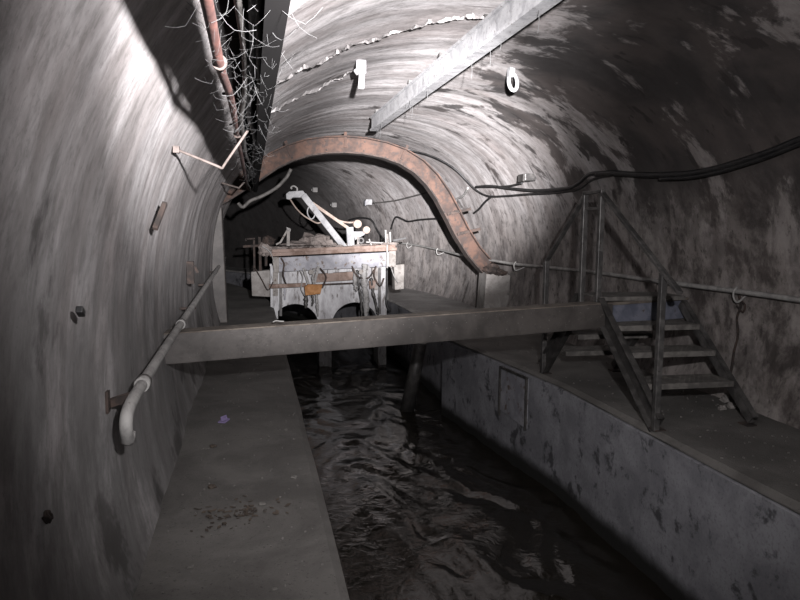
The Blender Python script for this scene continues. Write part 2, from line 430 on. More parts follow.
M['flake'] = mat_two('lifting_plaster', (.5, .47, .46), (.7, .67, .66), 6, .36, .6, .9, 0, (.12, .1, .09), 22, .6, .68)
flake('plaster_flake', [(268, 90), (296, 74), (330, 58), (352, 47), (390, 36), (425, 25), (462, 19), (490, 17)], 5, 'long jagged plaster flake peeling along the ceiling crack', .045)
flake('plaster_flake', [(262, 118), (290, 103), (330, 84), (352, 72)], 4, 'short plaster ridge between the ceiling crack and the rusty arch', .02)

# ------------------------------------------------------------------ big beam across the tunnel
L0 = Vector((-.70, 5.66, .735)); L1 = Vector((4.36, 6.47, .885))        # axis, mid height
d = (L1-L0).normalized(); t = thing('crossing_beam', (1.8, 6.05, .62), 'long grey steel I-beam spanning the channel from wall to steps', 'steel beam')
fl = .028; hh = .245; wd = .20
upv = Vector((0, 0, 1)); sd = d.cross(upv).normalized(); up2 = sd.cross(d).normalized()
obj('web', MB().bar(L0+sd*.055, L1+sd*.055, .02, hh-2*fl, up2), 'beam', t)
obj('flange', MB().bar(L0+up2*(hh/2-fl/2), L1+up2*(hh/2-fl/2), wd, fl, up2), 'beam_top', t, bevel=.004, label='muddy top flange')
obj('flange', MB().bar(L0-up2*(hh/2-fl/2), L1-up2*(hh/2-fl/2), wd, fl, up2), 'beam', t, bevel=.004)
obj('end_plate', MB().bar(L0, L0+d*.015, wd*.96, hh-2*fl, up2), 'beam', t)
# front cover plate, dented and dusty
obj('cover_plate', MB().bar(L0+sd*.1, L1-d*.95+sd*.1, .012, hh-.02, up2), 'beam', t)
obj('paint_plate', MB().bar(L1-d*.92+sd*.075, L1+sd*.075, .012, hh-.06, up2), 'bluesteel', t, label='bluish painted plate behind the stair posts')
random.seed(3)
mb = MB()
for k in range(150):
    s_ = random.random()**.8; p = L0.lerp(L1-d*1.0, s_)+sd*.107+up2*random.uniform(-.09, .11); r_ = random.uniform(.002, .0055)
    mb.lump(p, r_, r_*.6, r_, k, .3, 5, 3)
o = obj('dust_fleck', mb, 'pale', t); o['kind'] = 'stuff'
mb = MB(); mb.tube(smooth_path([ony((273, 322), 5.62), ony((276, 320.8), 5.62), ony((280, 321.2), 5.62), ony((284, 321.4), 5.62)], 4), .005, 6)
tag(obj('rope_scrap', mb, 'pipe'), 'pale scrap of rope lying on the top of the crossing beam', 'rope')

# ------------------------------------------------------------------ stile of steel steps over the beam
XL, XR = 3.36, 4.24
YN, YNT, YFT, YF = 5.18, 6.30, 6.72, 7.62; ZP = 1.0
t = thing('steel_stile', (3.8, 6.4, 0), 'dark steel steps with handrail climbing over the crossing beam', 'steps')
def stringer(x, ya, yb, s_, hgt=.19):
    a, b = Vector((x, ya, .05)), Vector((x, yb, ZP-.06)); dd = (b-a).normalized(); up = Vector((1, 0, 0)).cross(dd)
    if up.z < 0: up = -up
    mb = MB()
    b2 = b+dd*.02; a2 = a
    mb.bar(a2, b2, .012, hgt, up)
    for q in (-1, 1): mb.bar(a2+up*(q*(hgt/2-.006))+Vector((s_*.028, 0, 0)), b2+up*(q*(hgt/2-.006))+Vector((s_*.028, 0, 0)), .06, .012, up)
    return mb
for x, s_ in ((XL, -1), (XR, 1)):
    obj('stringer', stringer(x, YN+.02, YNT, s_, .19 if s_ < 0 else .085), 'darksteel' if s_ < 0 else 'edge', t)
    obj('stringer', stringer(x, YF-.02, YFT, s_, .19 if s_ < 0 else .085), 'darksteel', t)
def tread(yc, z, dpt=.33):
    mb = MB(); mb.box(XL+.006, XR-.006, yc-dpt/2, yc+dpt/2, z-.012, z)
    mb.box(XL+.006, XR-.006, yc-dpt/2, yc-dpt/2+.01, z-.05, z-.012); mb.box(XL+.006, XR-.006, yc+dpt/2-.01, yc+dpt/2, z-.05, z-.012)
    nx_, ny_ = 17, 5                       # raised lozenges of the plate
    for i in range(nx_):
        for j in range(ny_):
            cx = XL+.05+(XR-XL-.1)*i/(nx_-1); cy = yc-dpt/2+.03+(dpt-.06)*j/(ny_-1); a_ = .016; b_ = .006
            if (i+j) % 2: a_, b_ = b_, a_
            mb.add([(cx-a_, cy, z), (cx, cy-b_, z), (cx+a_, cy, z), (cx, cy+b_, z), (cx, cy, z+.004)], [(0, 1, 4), (1, 2, 4), (2, 3, 4), (3, 0, 4)])
    return mb
for z, yc in ((.345, 5.60), (.575, 5.88), (.785, 6.14)):
    obj('tread', tread(yc, z), 'tread', t); obj('tread', tread(YF-(yc-YN)+.02, z), 'tread', t)
mb = MB().box(XL-.03, XR+.03, YNT-.02, YFT+.02, ZP+.015, ZP+.03)
mb.box(XL-.03, XR+.03, YNT-.02, YNT-.008, ZP-.01, ZP+.015); obj('platform', mb, 'tread', t)
def post(x, y, z0, z1): return MB().box(x-.026, x+.026, y-.026, y+.026, z0, z1)
XH = XL-.035
ZT = 2.035; zb = 1.30
for y, z0, z1 in ((YN+.03, .0, zb+.04), (YNT+.01, ZP-.12, ZT), (YFT-.06, ZP-.08, ZT), (YF-.06, 0.0, zb+.02)):
    obj('post', post(XH, y, z0, z1), 'edge', t, bevel=.005)
mb = MB()
sl = (ZT-zb-.03)/(YNT-YN)
obj('handrail', MB().bar((XH, YNT+.03, ZT+.02), (XH, YN-.22, ZT+.02-sl*(YNT-YN+.25)), .05, .035), 'edge', t, bevel=.006)
obj('handrail', MB().bar((XH, YFT-.09, ZT+.02), (XH, YF, ZT+.02-(ZT-zb-.02)*(YF-YFT+.09)/(YF-.06-YFT+.06)), .05, .035), 'edge', t, bevel=.006)
obj('top_rail', MB().bar((XH, YNT-.02, ZT+.02), (XH, YFT-.04, ZT+.02), .05, .035), 'edge', t, bevel=.006)
obj('top_rail', MB().bar((XH, YNT+.02, ZT-.14), (XH, YFT-.08, ZT-.14), .022, .03), 'edge', t)
for y in (YN+.06, YF-.06):
    for x in (XL, XR): obj('foot_plate', MB().box(x-.05, x+.05, y-.06, y+.06, 0, .012), 'darkrust', t)

# ------------------------------------------------------------------ rusty arch rib and pilasters
YA = 12.55
apx = [(217, 198), (236, 186), (256, 173), (274, 161), (290, 153.5), (308, 148), (326, 145.5), (345, 145), (364, 146.5), (384, 150.5), (402, 157), (418, 167), (431, 180), (442, 196), (451, 213), (461, 233), (473, 252), (486, 267)]
ap = [ony(p, YA) for p in apx]
t = thing('arch_rib', (1.9, YA, .9), 'rusty orange steel arch rib under the vault', 'steel arch')
def sweep(path, w0, w1, h0, h1):      # section spans w along y, h along the in-plane normal (outwards)
    mb = MB(); n = 4
    for i, p in enumerate(path):
        tg = (path[min(i+1, len(path)-1)]-path[max(i-1, 0)]).normalized(); nr = Vector((-tg.z, 0, tg.x))
        mb.v += [p+Vector((0, w0, 0))+nr*h0, p+Vector((0, w1, 0))+nr*h0, p+Vector((0, w1, 0))+nr*h1, p+Vector((0, w0, 0))+nr*h1]
    for i in range(len(path)-1):
        for k in range(4): mb.f.append((i*4+k, i*4+(k+1) % 4, (i+1)*4+(k+1) % 4, (i+1)*4+k)); mb.sm.append(False)
    L = (len(path)-1)*4; mb.f += [(3, 2, 1, 0), (L, L+1, L+2, L+3)]; mb.sm += [False]*2
    return mb
obj('web', sweep(ap, -.03, .03, -.13, .13), 'rust', t)
obj('inner_flange', sweep(ap, -.14, .14, -.15, -.125), 'darkrust', t, label='rusted lower flange with shade painted in')  # darker rust colour stands in for the shade under the arch
obj('outer_flange', sweep(ap, -.14, .14, .13, .15), 'rust', t)
for i in (4, 7, 10):
    tg = (ap[i+1]-ap[i-1]).normalized(); nr = Vector((-tg.z, 0, tg.x))
    obj('clip', MB().bar(ap[i]-nr*.05+Vector((0, -.06, 0)), ap[i]+nr*.22+Vector((0, -.06, 0)), .05, .03, (0, 1, 0)), 'rust', t)
for i in (14, 15):
    a = ap[i]+Vector((-.10, -.1, -.02)); b = a+Vector((.46, .05, .10))
    obj('strap', MB().bar(a, b, .03, .05), 'darkrust', t)
random.seed(8)
for i in range(2, 16, 2):
    tg = (ap[i+1]-ap[i-1]).normalized(); nr = Vector((-tg.z, 0, tg.x))
    for s_ in (-.08, .08):
        obj('bolt', MB().disc(ap[i]+nr*s_+Vector((0, -.045, 0)), (0, 1, 0), .02, .02, 6), 'darkrust', t)
pR = ap[-1]
mb = MB(); mb.hexa([(4.22, 12.4, 0), (4.72, 12.4, 0), (4.72, 12.85, 0), (4.22, 12.85, 0), (4.27, 12.4, .92), (4.74, 12.4, .80), (4.74, 12.85, .80), (4.27, 12.85, .92)])
tag(obj('concrete_pilaster', mb, 'pilaster', bevel=.015), 'short pale pilaster carrying the foot of the rusty arch', 'pilaster')
mb = MB(); mb.hexa([(-.66, 12.3, 0), (-.43, 12.3, 0), (-.43, 12.75, 0), (-.66, 12.75, 0), (-.74, 12.3, 1.92), (-.50, 12.3, 1.98), (-.50, 12.75, 1.98), (-.74, 12.75, 1.92)])
tag(obj('concrete_pilaster', mb, 'beam', bevel=.015), 'tall narrow pilaster beside the walkway handrail under the arch', 'pilaster')
mb = MB(); mb.lump((4.33, 12.33, .93), .16, .12, .09, 3, .7, 12, 7, 3.2); mb.lump((4.5, 12.35, .86), .14, .1, .06, 5, .7, 12, 7, 3.2)
tag(obj('rust_clump', mb, 'darkrust'), 'dark crumbling rust clump at the foot of the arch', 'rust')

# ------------------------------------------------------------------ hand pipes on the walls
XP = -.56
pp = [onx(p, XP) for p in ((128, 441), (126, 428), (127, 414), (132, 401), (141, 386), (158, 359), (180, 325))]
p_end = pp[-1]
pp += [Vector((XP, y, p_end.z+.02*(y-p_end.y)/2)) for y in (7.2, 8.5, 10.0, 11.4, 13.0, 15.0)]
t = thing('wall_pipe', (XP, 6, .5), 'pale grey pipe with bent-down end along the left wall', 'pipe')
obj('pipe_run', MB().tube(smooth_path(pp, 6), .029, 14), 'pipe', t)
for q in (onx((143, 383), XP), onx((181, 324), XP)):
    dv = (onx((180, 325), XP)-onx((141, 386), XP)).normalized(); obj('coupling', MB().tube([q-dv*.05, q+dv*.05], .038, 14), 'pipe', t)
obj('coupling', MB().tube([pp[0]+Vector((0, 0, -.005)), pp[0]+Vector((0, 0, .04))], .033, 14), 'pipe', t)
b0 = onx((135, 397), XP)
obj('wall_bracket', MB().box(-.70, -.655, b0.y-.14, b0.y-.09, b0.z-.04, b0.z+.06).bar((-.66, b0.y-.11, b0.z), (XP, b0.y, b0.z+.01), .035, .035), 'darkrust', t)
for y in (7.0, 9.4, 11.6):
    z = p_end.z+.02*(y-p_end.y)/2; obj('wall_bracket', MB().bar((wall_x(z, -1)-.02, y, z-.04), (XP, y, z-.03), .03, .02).box(XP-.04, XP+.02, y-.02, y+.02, z-.045, z-.03), 'darkrust', t)

rp = [(1300, 376), (1000, 330), (860, 309), (800, 300), (735, 291), (660, 281.5), (600, 273), (545, 267), (515, 264), (490, 260), (465, 256), (440, 250), (415, 245), (392, 242)]
rpts = [onv(p, .36 if 460 < p[0] < 495 else .22 if 435 < p[0] < 520 else .11) for p in rp]
t = thing('wall_pipe', rpts[5], 'thin grey pipe with hooks running along the right wall', 'pipe')
obj('pipe_run', MB().tube(smooth_path(rpts, 6), .025, 12), 'pipe', t)
for px, of_ in (((737, 291), .11), ((516, 264), .22), ((438, 250), .22), ((408, 244), .11)):
    c = onv(px, of_); wl = Vector((wall_x(c.z, 1, c.y)+.02, c.y, c.z-.02))
    mb = MB().tube(smooth_path([wl, Vector((c.x+.02, c.y, c.z-.11)), Vector((c.x-.03, c.y, c.z-.07)), Vector((c.x-.035, c.y, c.z+.0)), Vector((c.x-.0, c.y, c.z+.04))], 4), .010 if px[0] > 700 else .013, 6)
    obj('hook', mb, 'pipe', t)
# wire hanging down the right wall below the hook
mb = MB(); mb.tube(smooth_path([onv((738, 292), .05), onv((741, 305), .03), onv((737, 318), .03), onv((738, 335), .025), onv((734, 352), .03), onv((731, 372), .025), onv((727, 385), .02)], 5), .012, 6)
mb.tube(smooth_path([onv((740, 300), .05), onv((745, 305), .05), onv((743, 312), .04), onv((737, 306), .04)], 4), .010, 6)
tag(obj('hanging_wire', mb, 'darkrust'), 'dark frayed wire hanging down the right wall behind the steps', 'wire')

# ------------------------------------------------------------------ cables on the right wall
cp = [(1300, -90), (1020, 45), (860, 118), (800, 140), (770, 152), (740, 162), (715, 169), (690, 173.5), (660, 175), (635, 174.5), (612, 173), (597, 174)]
t = thing('black_cable', onv((690, 174), .06), 'thick black cable sagging along the right wall above the steps', 'cable')
obj('sheath', MB().tube(smooth_path([onv(p, .05) for p in cp], 6), .034, 10), 'cable', t)
obj('strand', MB().tube(smooth_path([onv((x, y+4), .075) for x, y in cp[:9]], 6), .02, 8), 'cable', t)
obj('strand', MB().tube(smooth_path([onv(p, .05) for p in ((612, 173), (597, 173), (588, 175), (580, 182), (570, 187.5), (555, 189.5), (535, 190.5), (510, 188.5), (490, 186), (476, 187))], 6), .024, 8), 'cable', t)
obj('strand', MB().tube(smooth_path([onv(p, .05) for p in ((612, 175), (600, 177), (590, 181), (582, 187), (572, 190.5), (550, 193), (530, 194), (505, 196), (488, 196), (476, 190), (466, 180), (456, 170), (444, 162), (430, 155.5), (414, 151), (396, 145), (378, 140), (362, 138))], 6), .017, 8), 'cable', t)
tag(obj('black_cable', MB().tube(smooth_path([onv(p, .04) for p in ((492, 196), (485, 202), (479, 209), (474, 213))], 5), .022, 8), 'cable'), 'short cut end of black cable beside the rusty arch', 'cable')
c = onv((527, 178), .05); t = thing('junction_box', c, 'small grey junction box by the black cable on the right wall', 'junction box')
obj('box_body', MB().box(c.x-.09, c.x+.09, c.y-.14, c.y+.12, c.z-.05, c.z+.06), 'edge', t, bevel=.01)
obj('box_lid', MB().box(c.x-.115, c.x-.085, c.y-.12, c.y+.10, c.z-.06, c.z+.05), 'darksteel', t)
obj('gland', MB().tube(smooth_path([onv((522, 183), .05), onv((505, 186.5), .04), onv((476, 187), .04)], 5), .018, 8), 'cable', t)
tag(obj('grey_conduit', MB().tube(smooth_path([onv(p, .05) for p in ((468, 188), (463, 196), (456, 200), (458, 212), (466, 228), (474, 243), (484, 258))], 5), .022, 8), 'pipe'), 'grey conduit running down beside the outer edge of the arch', 'conduit')
tag(obj('drooping_cable', MB().tube(smooth_path([ony(p, 12.9) for p in ((291, 169), (286, 178), (276, 188), (262, 196), (250, 201), (243, 207), (238, 203))], 5), .032, 8), 'greycable'), 'dusty grey cable drooping from the underside of the arch', 'cable')
# far right wall: cable, boxes
tag(obj('wall_cable', MB().tube(smooth_path([onv(p, .04) for p in ((373, 203), (385, 202), (398, 200), (410, 197), (425, 193), (440, 188))], 4), .02, 6), 'greycable'), 'thin dark cable leading from the white lamp box towards the arch', 'cable')
c = onv((369, 203), .06); t = thing('lamp_box', c, 'small white lamp box on the far right wall past the arch', 'lamp')
obj('box_body', MB().box(c.x-.12, c.x+.06, c.y-.2, c.y+.14, c.z-.06, c.z+.1), 'white', t, bevel=.012)
obj('lens', MB().box(c.x-.14, c.x-.11, c.y-.16, c.y+.10, c.z-.08, c.z+.06), 'girder', t)
for px, lb in (((315, 190), 'dark wall bolt box above the white crane jib'), ((334, 205), 'dark wall bolt box behind the crane stay')):
    c = onv(px, .05); mb = MB().box(c.x-.09, c.x+.08, c.y-.1, c.y+.1, c.z-.08, c.z+.08).box(c.x-.13, c.x-.09, c.y-.05, c.y+.05, c.z-.04, c.z+.04)
    tag(obj('bolt_box', mb, 'darksteel', bevel=.01), lb, 'box')
tag(obj('wall_cable', MB().tube(smooth_path([onv(p, .04) for p in ((391, 229), (393, 222), (396, 217), (402, 219), (408, 221.5), (418, 220), (430, 219), (441, 218.5), (446, 217))], 4), .026, 6), 'cable'), 'black cable clipped to the far right wall above the thin pipe', 'cable')
tag(obj('wall_cable', MB().tube(smooth_path([onv(p, .04) for p in ((349, 220), (358, 218), (368, 218.5), (373, 222), (377, 230), (383, 239), (387, 244))], 4), .028, 6), 'cable'), 'black cable dropping behind the crane post to the sluice platform', 'cable')

# ------------------------------------------------------------------ conduits and tray under the left vault
t = thing('red_conduit', (-.14, 4, 2.26), 'faded red pipe under the left shoulder of the vault', 'pipe')
obj('pipe_run', MB().tube(smooth_path([(-.11, -1, 2.25), (-.107, 1.8, 2.26), (-.103, 2.6, 2.245), (-.088, 3.4, 2.265), (-.083, 5, 2.26), (-.075, 7, 2.245), (-.068, 9.5, 2.26), (-.06, 12.3, 2.28)], 6), .017, 12), 'redpipe', t)
for y in (2.55, 4.6): obj('pipe_clip', MB().tube([(-.103 if y < 3 else -.083, y-.012, 2.248 if y < 3 else 2.261), (-.103 if y < 3 else -.083, y+.012, 2.248 if y < 3 else 2.261)], .026, 12), 'darkrust', t)
for x, z, r_, mt, lb in ((-.037, 2.265, .013, 'greycable', 'dusty thin conduit next to the red pipe'), (.012, 2.275, .017, 'cable', 'black cable in the middle of the left bundle'), (.042, 2.27, .012, 'greycable', 'dusty conduit against the black tray rail')):
    pts = [Vector((x+.018*math.sin(y*1.3+x*40)+.008*math.sin(y*3.1+z*30), y, z+.010*math.sin(y*1.1+z*19))) for y in [-1+.7*i for i in range(20)]]
    tag(obj('conduit', MB().tube(smooth_path(pts, 3), r_, 8), mt), lb, 'conduit', 'conduits under the left vault')
t = thing('tray_rail', (.11, 5, 2.4), 'black cable tray with angle rail under the vault', 'cable tray')
obj('rail', MB().bar((.094, -1, 2.29), (.085, 12.3, 2.29), .010, .10), 'soot', t)
obj('rail', MB().bar((.066, -1, 2.244), (.056, 12.3, 2.244), .055, .010), 'soot', t)
obj('shadow_plate', MB().hexa([(-.115, -1, 2.272), (.094, -1, 2.335), (.085, 12.3, 2.335), (-.085, 12.3, 2.285), (-.115, -1, 2.278), (.094, -1, 2.341), (.085, 12.3, 2.341), (-.085, 12.3, 2.291)]), 'soot', t)  # dark plate added and tilted to widen the bundle's shadow on the wall
for y in (2.4, 3.3, 4.3, 5.3, 6.4, 7.6, 9.0, 10.6):
    obj('rung', MB().bar((-.125, y, 2.275), (.09, y, 2.33), .028, .008), 'soot', t)
    x = .085; zt = .85+B*(1-((CX-x)/A)**N)**(1/N)
    obj('hanger', MB().bar((x, y, 2.33), (x, y, zt+.01), .012, .03), 'soot', t)
YB = 4.42
mb = MB(); q1, q2, q3 = ony((190, 150), YB), ony((222, 168), YB), ony((253, 123), YB)
q1 = Vector((wall_x(q1.z, -1)-.01, YB, q1.z)); mb.tube(smooth_path([q1, q1.lerp(q2, .85), q2, q2.lerp(q3, .12), q3], 4), .008, 8)
t = thing('tray_bracket', q1, 'bent steel rod bracket from the left wall to the tray', 'bracket'); obj('rod', mb, 'rodrust', t)
obj('wall_plate', MB().box(q1.x-.02, q1.x+.015, YB-.025, YB+.025, q1.z-.02, q1.z+.02), 'rodrust', t)
YB = 9.6; q1, q2, q3 = ony((228, 183), YB), ony((239, 188), YB), ony((250, 176), YB)
q1.x = wall_x(q1.z, -1)-.01
tag(obj('tray_bracket', MB().tube([q1, q2, q3, Vector((.05, YB, 2.32))], .013, 8), 'rodrust'), 'pale rod bracket in front of the left end of the arch', 'bracket')
# cobwebs
random.seed(21); mb = MB()
for k in range(380):
    y = 1.8+6.5*random.random()**1.2; a = Vector((random.uniform(-.12, .09), y, random.uniform(2.23, 2.33)))
    b = a+Vector((random.uniform(-.12, .12), random.uniform(-.2, .2), random.uniform(-.10, .07)))
    if not inside(b, .06): continue
    mid = a.lerp(b, .5)+Vector((random.uniform(-.02, .02), 0, -random.uniform(.0, .05)))
    mb.tube([a, a.lerp(mid, .5)+Vector((0, 0, -.006)), mid, mid.lerp(b, .5)+Vector((0, 0, -.004)), b], random.choice((.0003, .0004, .0007)), 3, False)
tag(obj('cobweb', mb, 'web'), 'dusty cobwebs strung over the conduits under the left vault', 'cobweb', None, 'stuff')

# ------------------------------------------------------------------ white monorail beam, hook, ring on the ceiling
e0 = onv((370, 116), .03)
YE = e0.y; pT = ony((370, 117), YE); pB = ony((372, 131), YE); qT = pT
hgt = max(.16, (pT-pB).z)
near_T = ony((501, 0), 5.3)
slope_x = (near_T.x-pT.x)/(5.3-YE); slope_z = 0
def mono(y): return Vector((pT.x+.06+slope_x*(y-YE), y, pT.z-hgt/2))
a, b = mono(1.5), mono(YE)
t = thing('monorail_beam', b, 'white painted steel I-beam hung under the ceiling', 'steel beam')
for nm, oz, w_, h_ in (('top_flange', hgt/2-.012, .12, .024), ('bottom_flange', -hgt/2+.014, .12, .028), ('web', 0, .07, hgt-.05)):
    obj(nm, MB().bar(a+Vector((0, 0, oz)), b+Vector((0, 0, oz)), w_, h_), 'white', t)
for y in (2.6, 4.2, 5.8, 7.2, 8.6, YE-.3):
    p = mono(y)+Vector((-.05, 0, hgt/2)); zc = .85+B*(1-(abs(CX-p.x)/A)**N)**(1/N)
    obj('hanger', MB().box(p.x+.02, p.x+.08, p.y-.03, p.y+.03, p.z-.02, max(zc, p.z)+.03), 'darksteel', t)
random.seed(5); mb = MB()
for k in range(14):
    p = mono(random.uniform(4.5, YE))+Vector((random.uniform(-.07, .07), 0, -hgt/2)); L = random.uniform(.04, .16)
    mb.tube([p, p+Vector((.005, 0, -L*.5)), p+Vector((0, .004, -L))], .0025, 4, False)
o = obj('cobweb', mb, 'web', t); o['kind'] = 'stuff'
c2 = onv((362, 60), .0)
t = thing('ceiling_hook', c2, 'white painted steel hook plate sticking out of the ceiling', 'hook')
e1, e2 = ony((357, 71), c2.y), ony((364, 88), c2.y)
obj('shank', MB().bar(ony((361, 60), c2.y), ony((361, 74), c2.y), .10, .05, (0, 1, 0)), 'white', t, bevel=.008)
obj('blade', MB().bar(ony((362.5, 63), c2.y), ony((361, 89), c2.y), .06, .04, (0, 1, 0)), 'white', t, bevel=.008)
obj('toe', MB().bar(ony((355, 73), c2.y), ony((364, 67), c2.y), .06, .04, (0, 1, 0)), 'white', t, bevel=.008)
c2 = onv((511, 80), .10); t = thing('ceiling_ring', c2, 'small white lifting ring hanging from the stained ceiling', 'ring')
mb = MB(); rp_ = []
cc = ony((513, 82), c2.y); sc = c2.y/F
for k in range(17):
    a_ = 2*math.pi*k/16; rp_.append(cc+Vector((math.cos(a_)*4.6*sc, .03*math.sin(a_), math.sin(a_)*9.0*sc)))
obj('ring_loop', mb.tube(rp_, .022, 8, False), 'white', t)
top = cc+Vector((-.02, 0, 9*sc)); obj('eye_bolt', MB().bar(top+Vector((0, 0, .12)), top-Vector((.01, 0, .05)), .10, .06), 'white', t, bevel=.01)

# ------------------------------------------------------------------ stubs on the left wall
def stub(name, px, px2, mat, lb, cat, th=.03):
    a, b = onv(px, .03), onv(px2, .03)
    return tag(obj(name, MB().bar(a, b, th, th, (1, 0, 0)), mat, bevel=.004), lb, cat)
stub('steel_stub', (155, 229), (165, 203), 'darkrust', 'rusty brown bar end fixed high on the left wall', 'bar', .03)
stub('steel_stub', (79, 309), (82, 314), 'cable', 'small black peg in the left wall above the pipe end', 'peg', .025)
t_ = onv((48, 517), .01)
tag(obj('wall_plug', MB().lump(t_, .015, .018, .022, 2, .5), 'darkrust'), 'dark broken plug low on the left wall', 'plug')
mb = MB(); c = onv((190, 271), .02)
tag(obj('wall_cleat', MB().box(c.x-.03, c.x+.04, c.y-.05, c.y+.05, c.z-.13, c.z+.10).bar((c.x+.04, c.y, c.z+.06), (c.x+.08, c.y, c.z-.02), .025, .025), 'darkrust'), 'rusty cleat on the left wall above the crossing beam', 'cleat')

# metal plate and shadow tube on the channel wall
a, b = onx((489, 362), 3.09), onx((506, 421), 3.2)
y0, y1 = 7.75, 8.45
xw = lambda y: right_edge(y)+.004
mb = MB(); mb.hexa([(xw(y0)-.022, y0, -.72), (xw(y0)+.01, y0, -.72), (xw(y1)+.01, y1, -.66), (xw(y1)-.022, y1, -.66), (xw(y0)-.022, y0, -.11), (xw(y0)+.01, y0, -.11), (xw(y1)+.01, y1, -.11), (xw(y1)-.022, y1, -.11)])
t = thing('hatch_plate', (xw(8.1), 8.1, -.7), 'pale rectangular plate fixed to the channel wall below the steps', 'plate')
obj('plate', mb, 'girder', t)
for y in (y0, y1): obj('edge_strip', MB().bar((xw(y)-.03, y, -.74), (xw(y)-.03, y, -.09), .03, .02, (0, 1, 0)), 'darksteel', t)
obj('edge_strip', MB().bar((xw(y0)-.03, y0, -.10), (xw(y1)-.03, y1, -.10), .02, .03), 'darksteel', t)
mb = MB(); mb.tube([(2.62, 10.75, -.15), (2.55, 10.8, -.6), (2.42, 10.85, -1.34)], [.10, .11, .12], 12)  # made-up tube standing in for the shadow at the wall corner
tag(obj('shadow_tube', mb, 'darksteel'), 'dark slanting tube added for the shadow at the wall corner', 'pipe')

# ------------------------------------------------------------------ sluice wall with two openings
YS = 14.6
def P(x, y, yy=YS): return ony((x, y), yy)
mb = MB(); X0, X1, ZT_, ZB = .44, 2.80, .86, -1.6
# front outline split into columns around the two arched openings
holes = [(.86, .50, -.44), (2.12, .50, -.42)]
def hole_top(x):
    for c, r_, zs in holes:
        if abs(x-c) < r_: return zs+math.sqrt(max(0, r_*r_-(x-c)**2))
    return None
xs = sorted(set([X0, X1]+[c+r_*math.cos(math.pi*k/20) for c, r_, z in holes for k in range(21)]+[X0+.05, 1.5]))
for yy, flip in ((YS, 1), (YS+.55, -1)):
    for a, b in zip(xs[:-1], xs[1:]):
        h_ = hole_top((a+b)/2); za = zb_ = ZB
        if h_ is not None:
            f_ = lambda x: next(zs+math.sqrt(max(0, r_*r_-(x-c)**2)) for c, r_, zs in holes if abs((a+b)/2-c) < r_)
            za, zb_ = f_(a), f_(b)
        q = [(a, yy, za), (b, yy, zb_), (b, yy, ZT_), (a, yy, ZT_)]
        mb.add(q, [(0, 1, 2, 3) if flip > 0 else (3, 2, 1, 0)])
        if h_ is not None and flip > 0: mb.add([(a, yy, za), (b, yy, zb_), (b, yy+.55, zb_), (a, yy+.55, za)], [(0, 1, 2, 3)])
for c, r_, zs in holes:
    for s_ in (-1, 1):
        x = c+s_*r_; mb.add([(x, YS, ZB), (x, YS+.55, ZB), (x, YS+.55, zs), (x, YS, zs)], [(0, 1, 2, 3)])
mb.add([(X0, YS, ZT_), (X1, YS, ZT_), (X1, YS+.55, ZT_), (X0, YS+.55, ZT_)], [(0, 1, 2, 3)])
for x in (X0, X1): mb.add([(x, YS, ZB), (x, YS+.55, ZB), (x, YS+.55, ZT_), (x, YS, ZT_)], [(0, 1, 2, 3)])
struct('wall_sluice', mb, 'limewash', 'whitewashed sluice wall with two arched openings over the channel')

# ------------------------------------------------------------------ sluice machine on the wall
YM = 14.35
def Q(x, y, dy=0): return ony((x, y), YM+dy)
t = thing('sluice_gantry', (1.7, YM, .86), 'grimy steel gantry of the sluice gates on the whitewashed wall', 'gantry')
def quad_box(px4, depth, dy=0):      # front face from four pixels in the plane y = YM+dy, pushed back by depth
    return MB().prism([Q(x, y, dy) for x, y in px4], (0, depth, 0))
g = obj('girder', quad_box([(278, 257.5), (391, 252), (391, 266.5), (278, 272)], .18), 'girder', t, bevel=.012)
obj('girder_end', quad_box([(272, 257), (279, 257), (279, 273), (274, 273)], .24, -.02), 'grime', t, bevel=.01)
obj('girder_end', quad_box([(389, 251), (396, 251), (396, 267), (389, 267)], .24, -.02), 'grime', t, bevel=.01)
obj('deck_edge', quad_box([(270, 253), (397, 247.5), (397, 250.5), (270, 256.5)], 1.2, -.08), 'brown', t, bevel=.008)
random.seed(17)
for i, (ya, yb_) in enumerate(((249.6, 244.6), (248.9, 243.9), (249.5, 244.6))):      # deck planks laid along
    obj('deck_plank', quad_box([(272-2*i, ya), (395-3*i, yb_), (396-3*i, yb_+3.4), (272-2*i, ya+3.2)], .34, -.04+.37*i), 'brown', t, bevel=.006)
mb = MB()
for i in range(60):
    u_ = random.random(); p = Q(274+120*u_, 249.0-5*u_, random.uniform(-.02, .9)); r_ = random.uniform(.02, .07); mb.lump(p, r_*1.8, r_, r_*.7, i, .7, 7, 5)
o = obj('deck_dirt', mb, 'muck', t); o['kind'] = 'stuff'
obj('wing_block', quad_box([(251, 272), (270, 270), (270, 297), (252, 296)], .30, .05), 'pilaster', t, bevel=.012)
obj('wing_block', quad_box([(394, 265), (404.5, 264), (404, 289), (395, 290)], .30, .05), 'grime', t, bevel=.012)
obj('cross_bar', quad_box([(314, 274), (356, 271.5), (356, 280), (314, 282.5)], .10, .06), 'brown', t, bevel=.008)
obj('cross_bar', quad_box([(269, 284.5), (306, 283), (306, 286.8), (269, 288.5)], .08, -.06), 'brown', t, bevel=.008)
obj('cross_bar', quad_box([(322, 284), (356, 282.5), (356, 284), (322, 285.5)], .06, .1), 'darkrust', t)
for x0, x1, y0_, y1_, mt in ((273, 278, 272, 296, 'grime'), (274, 278, 290, 319, 'limewash'), (279.5, 282, 272, 316, 'darksteel'), (284, 285.5, 272, 300, 'girder'), (386.5, 388, 245, 300, 'pipe'), (372, 378, 268, 290, 'grime'), (379, 381, 268, 314, 'darksteel')):
    obj('upright', quad_box([(x0, y0_), (x1, y0_), (x1, y1_), (x0, y1_)], .07, .1 if mt != 'pipe' else -.1), mt, t)
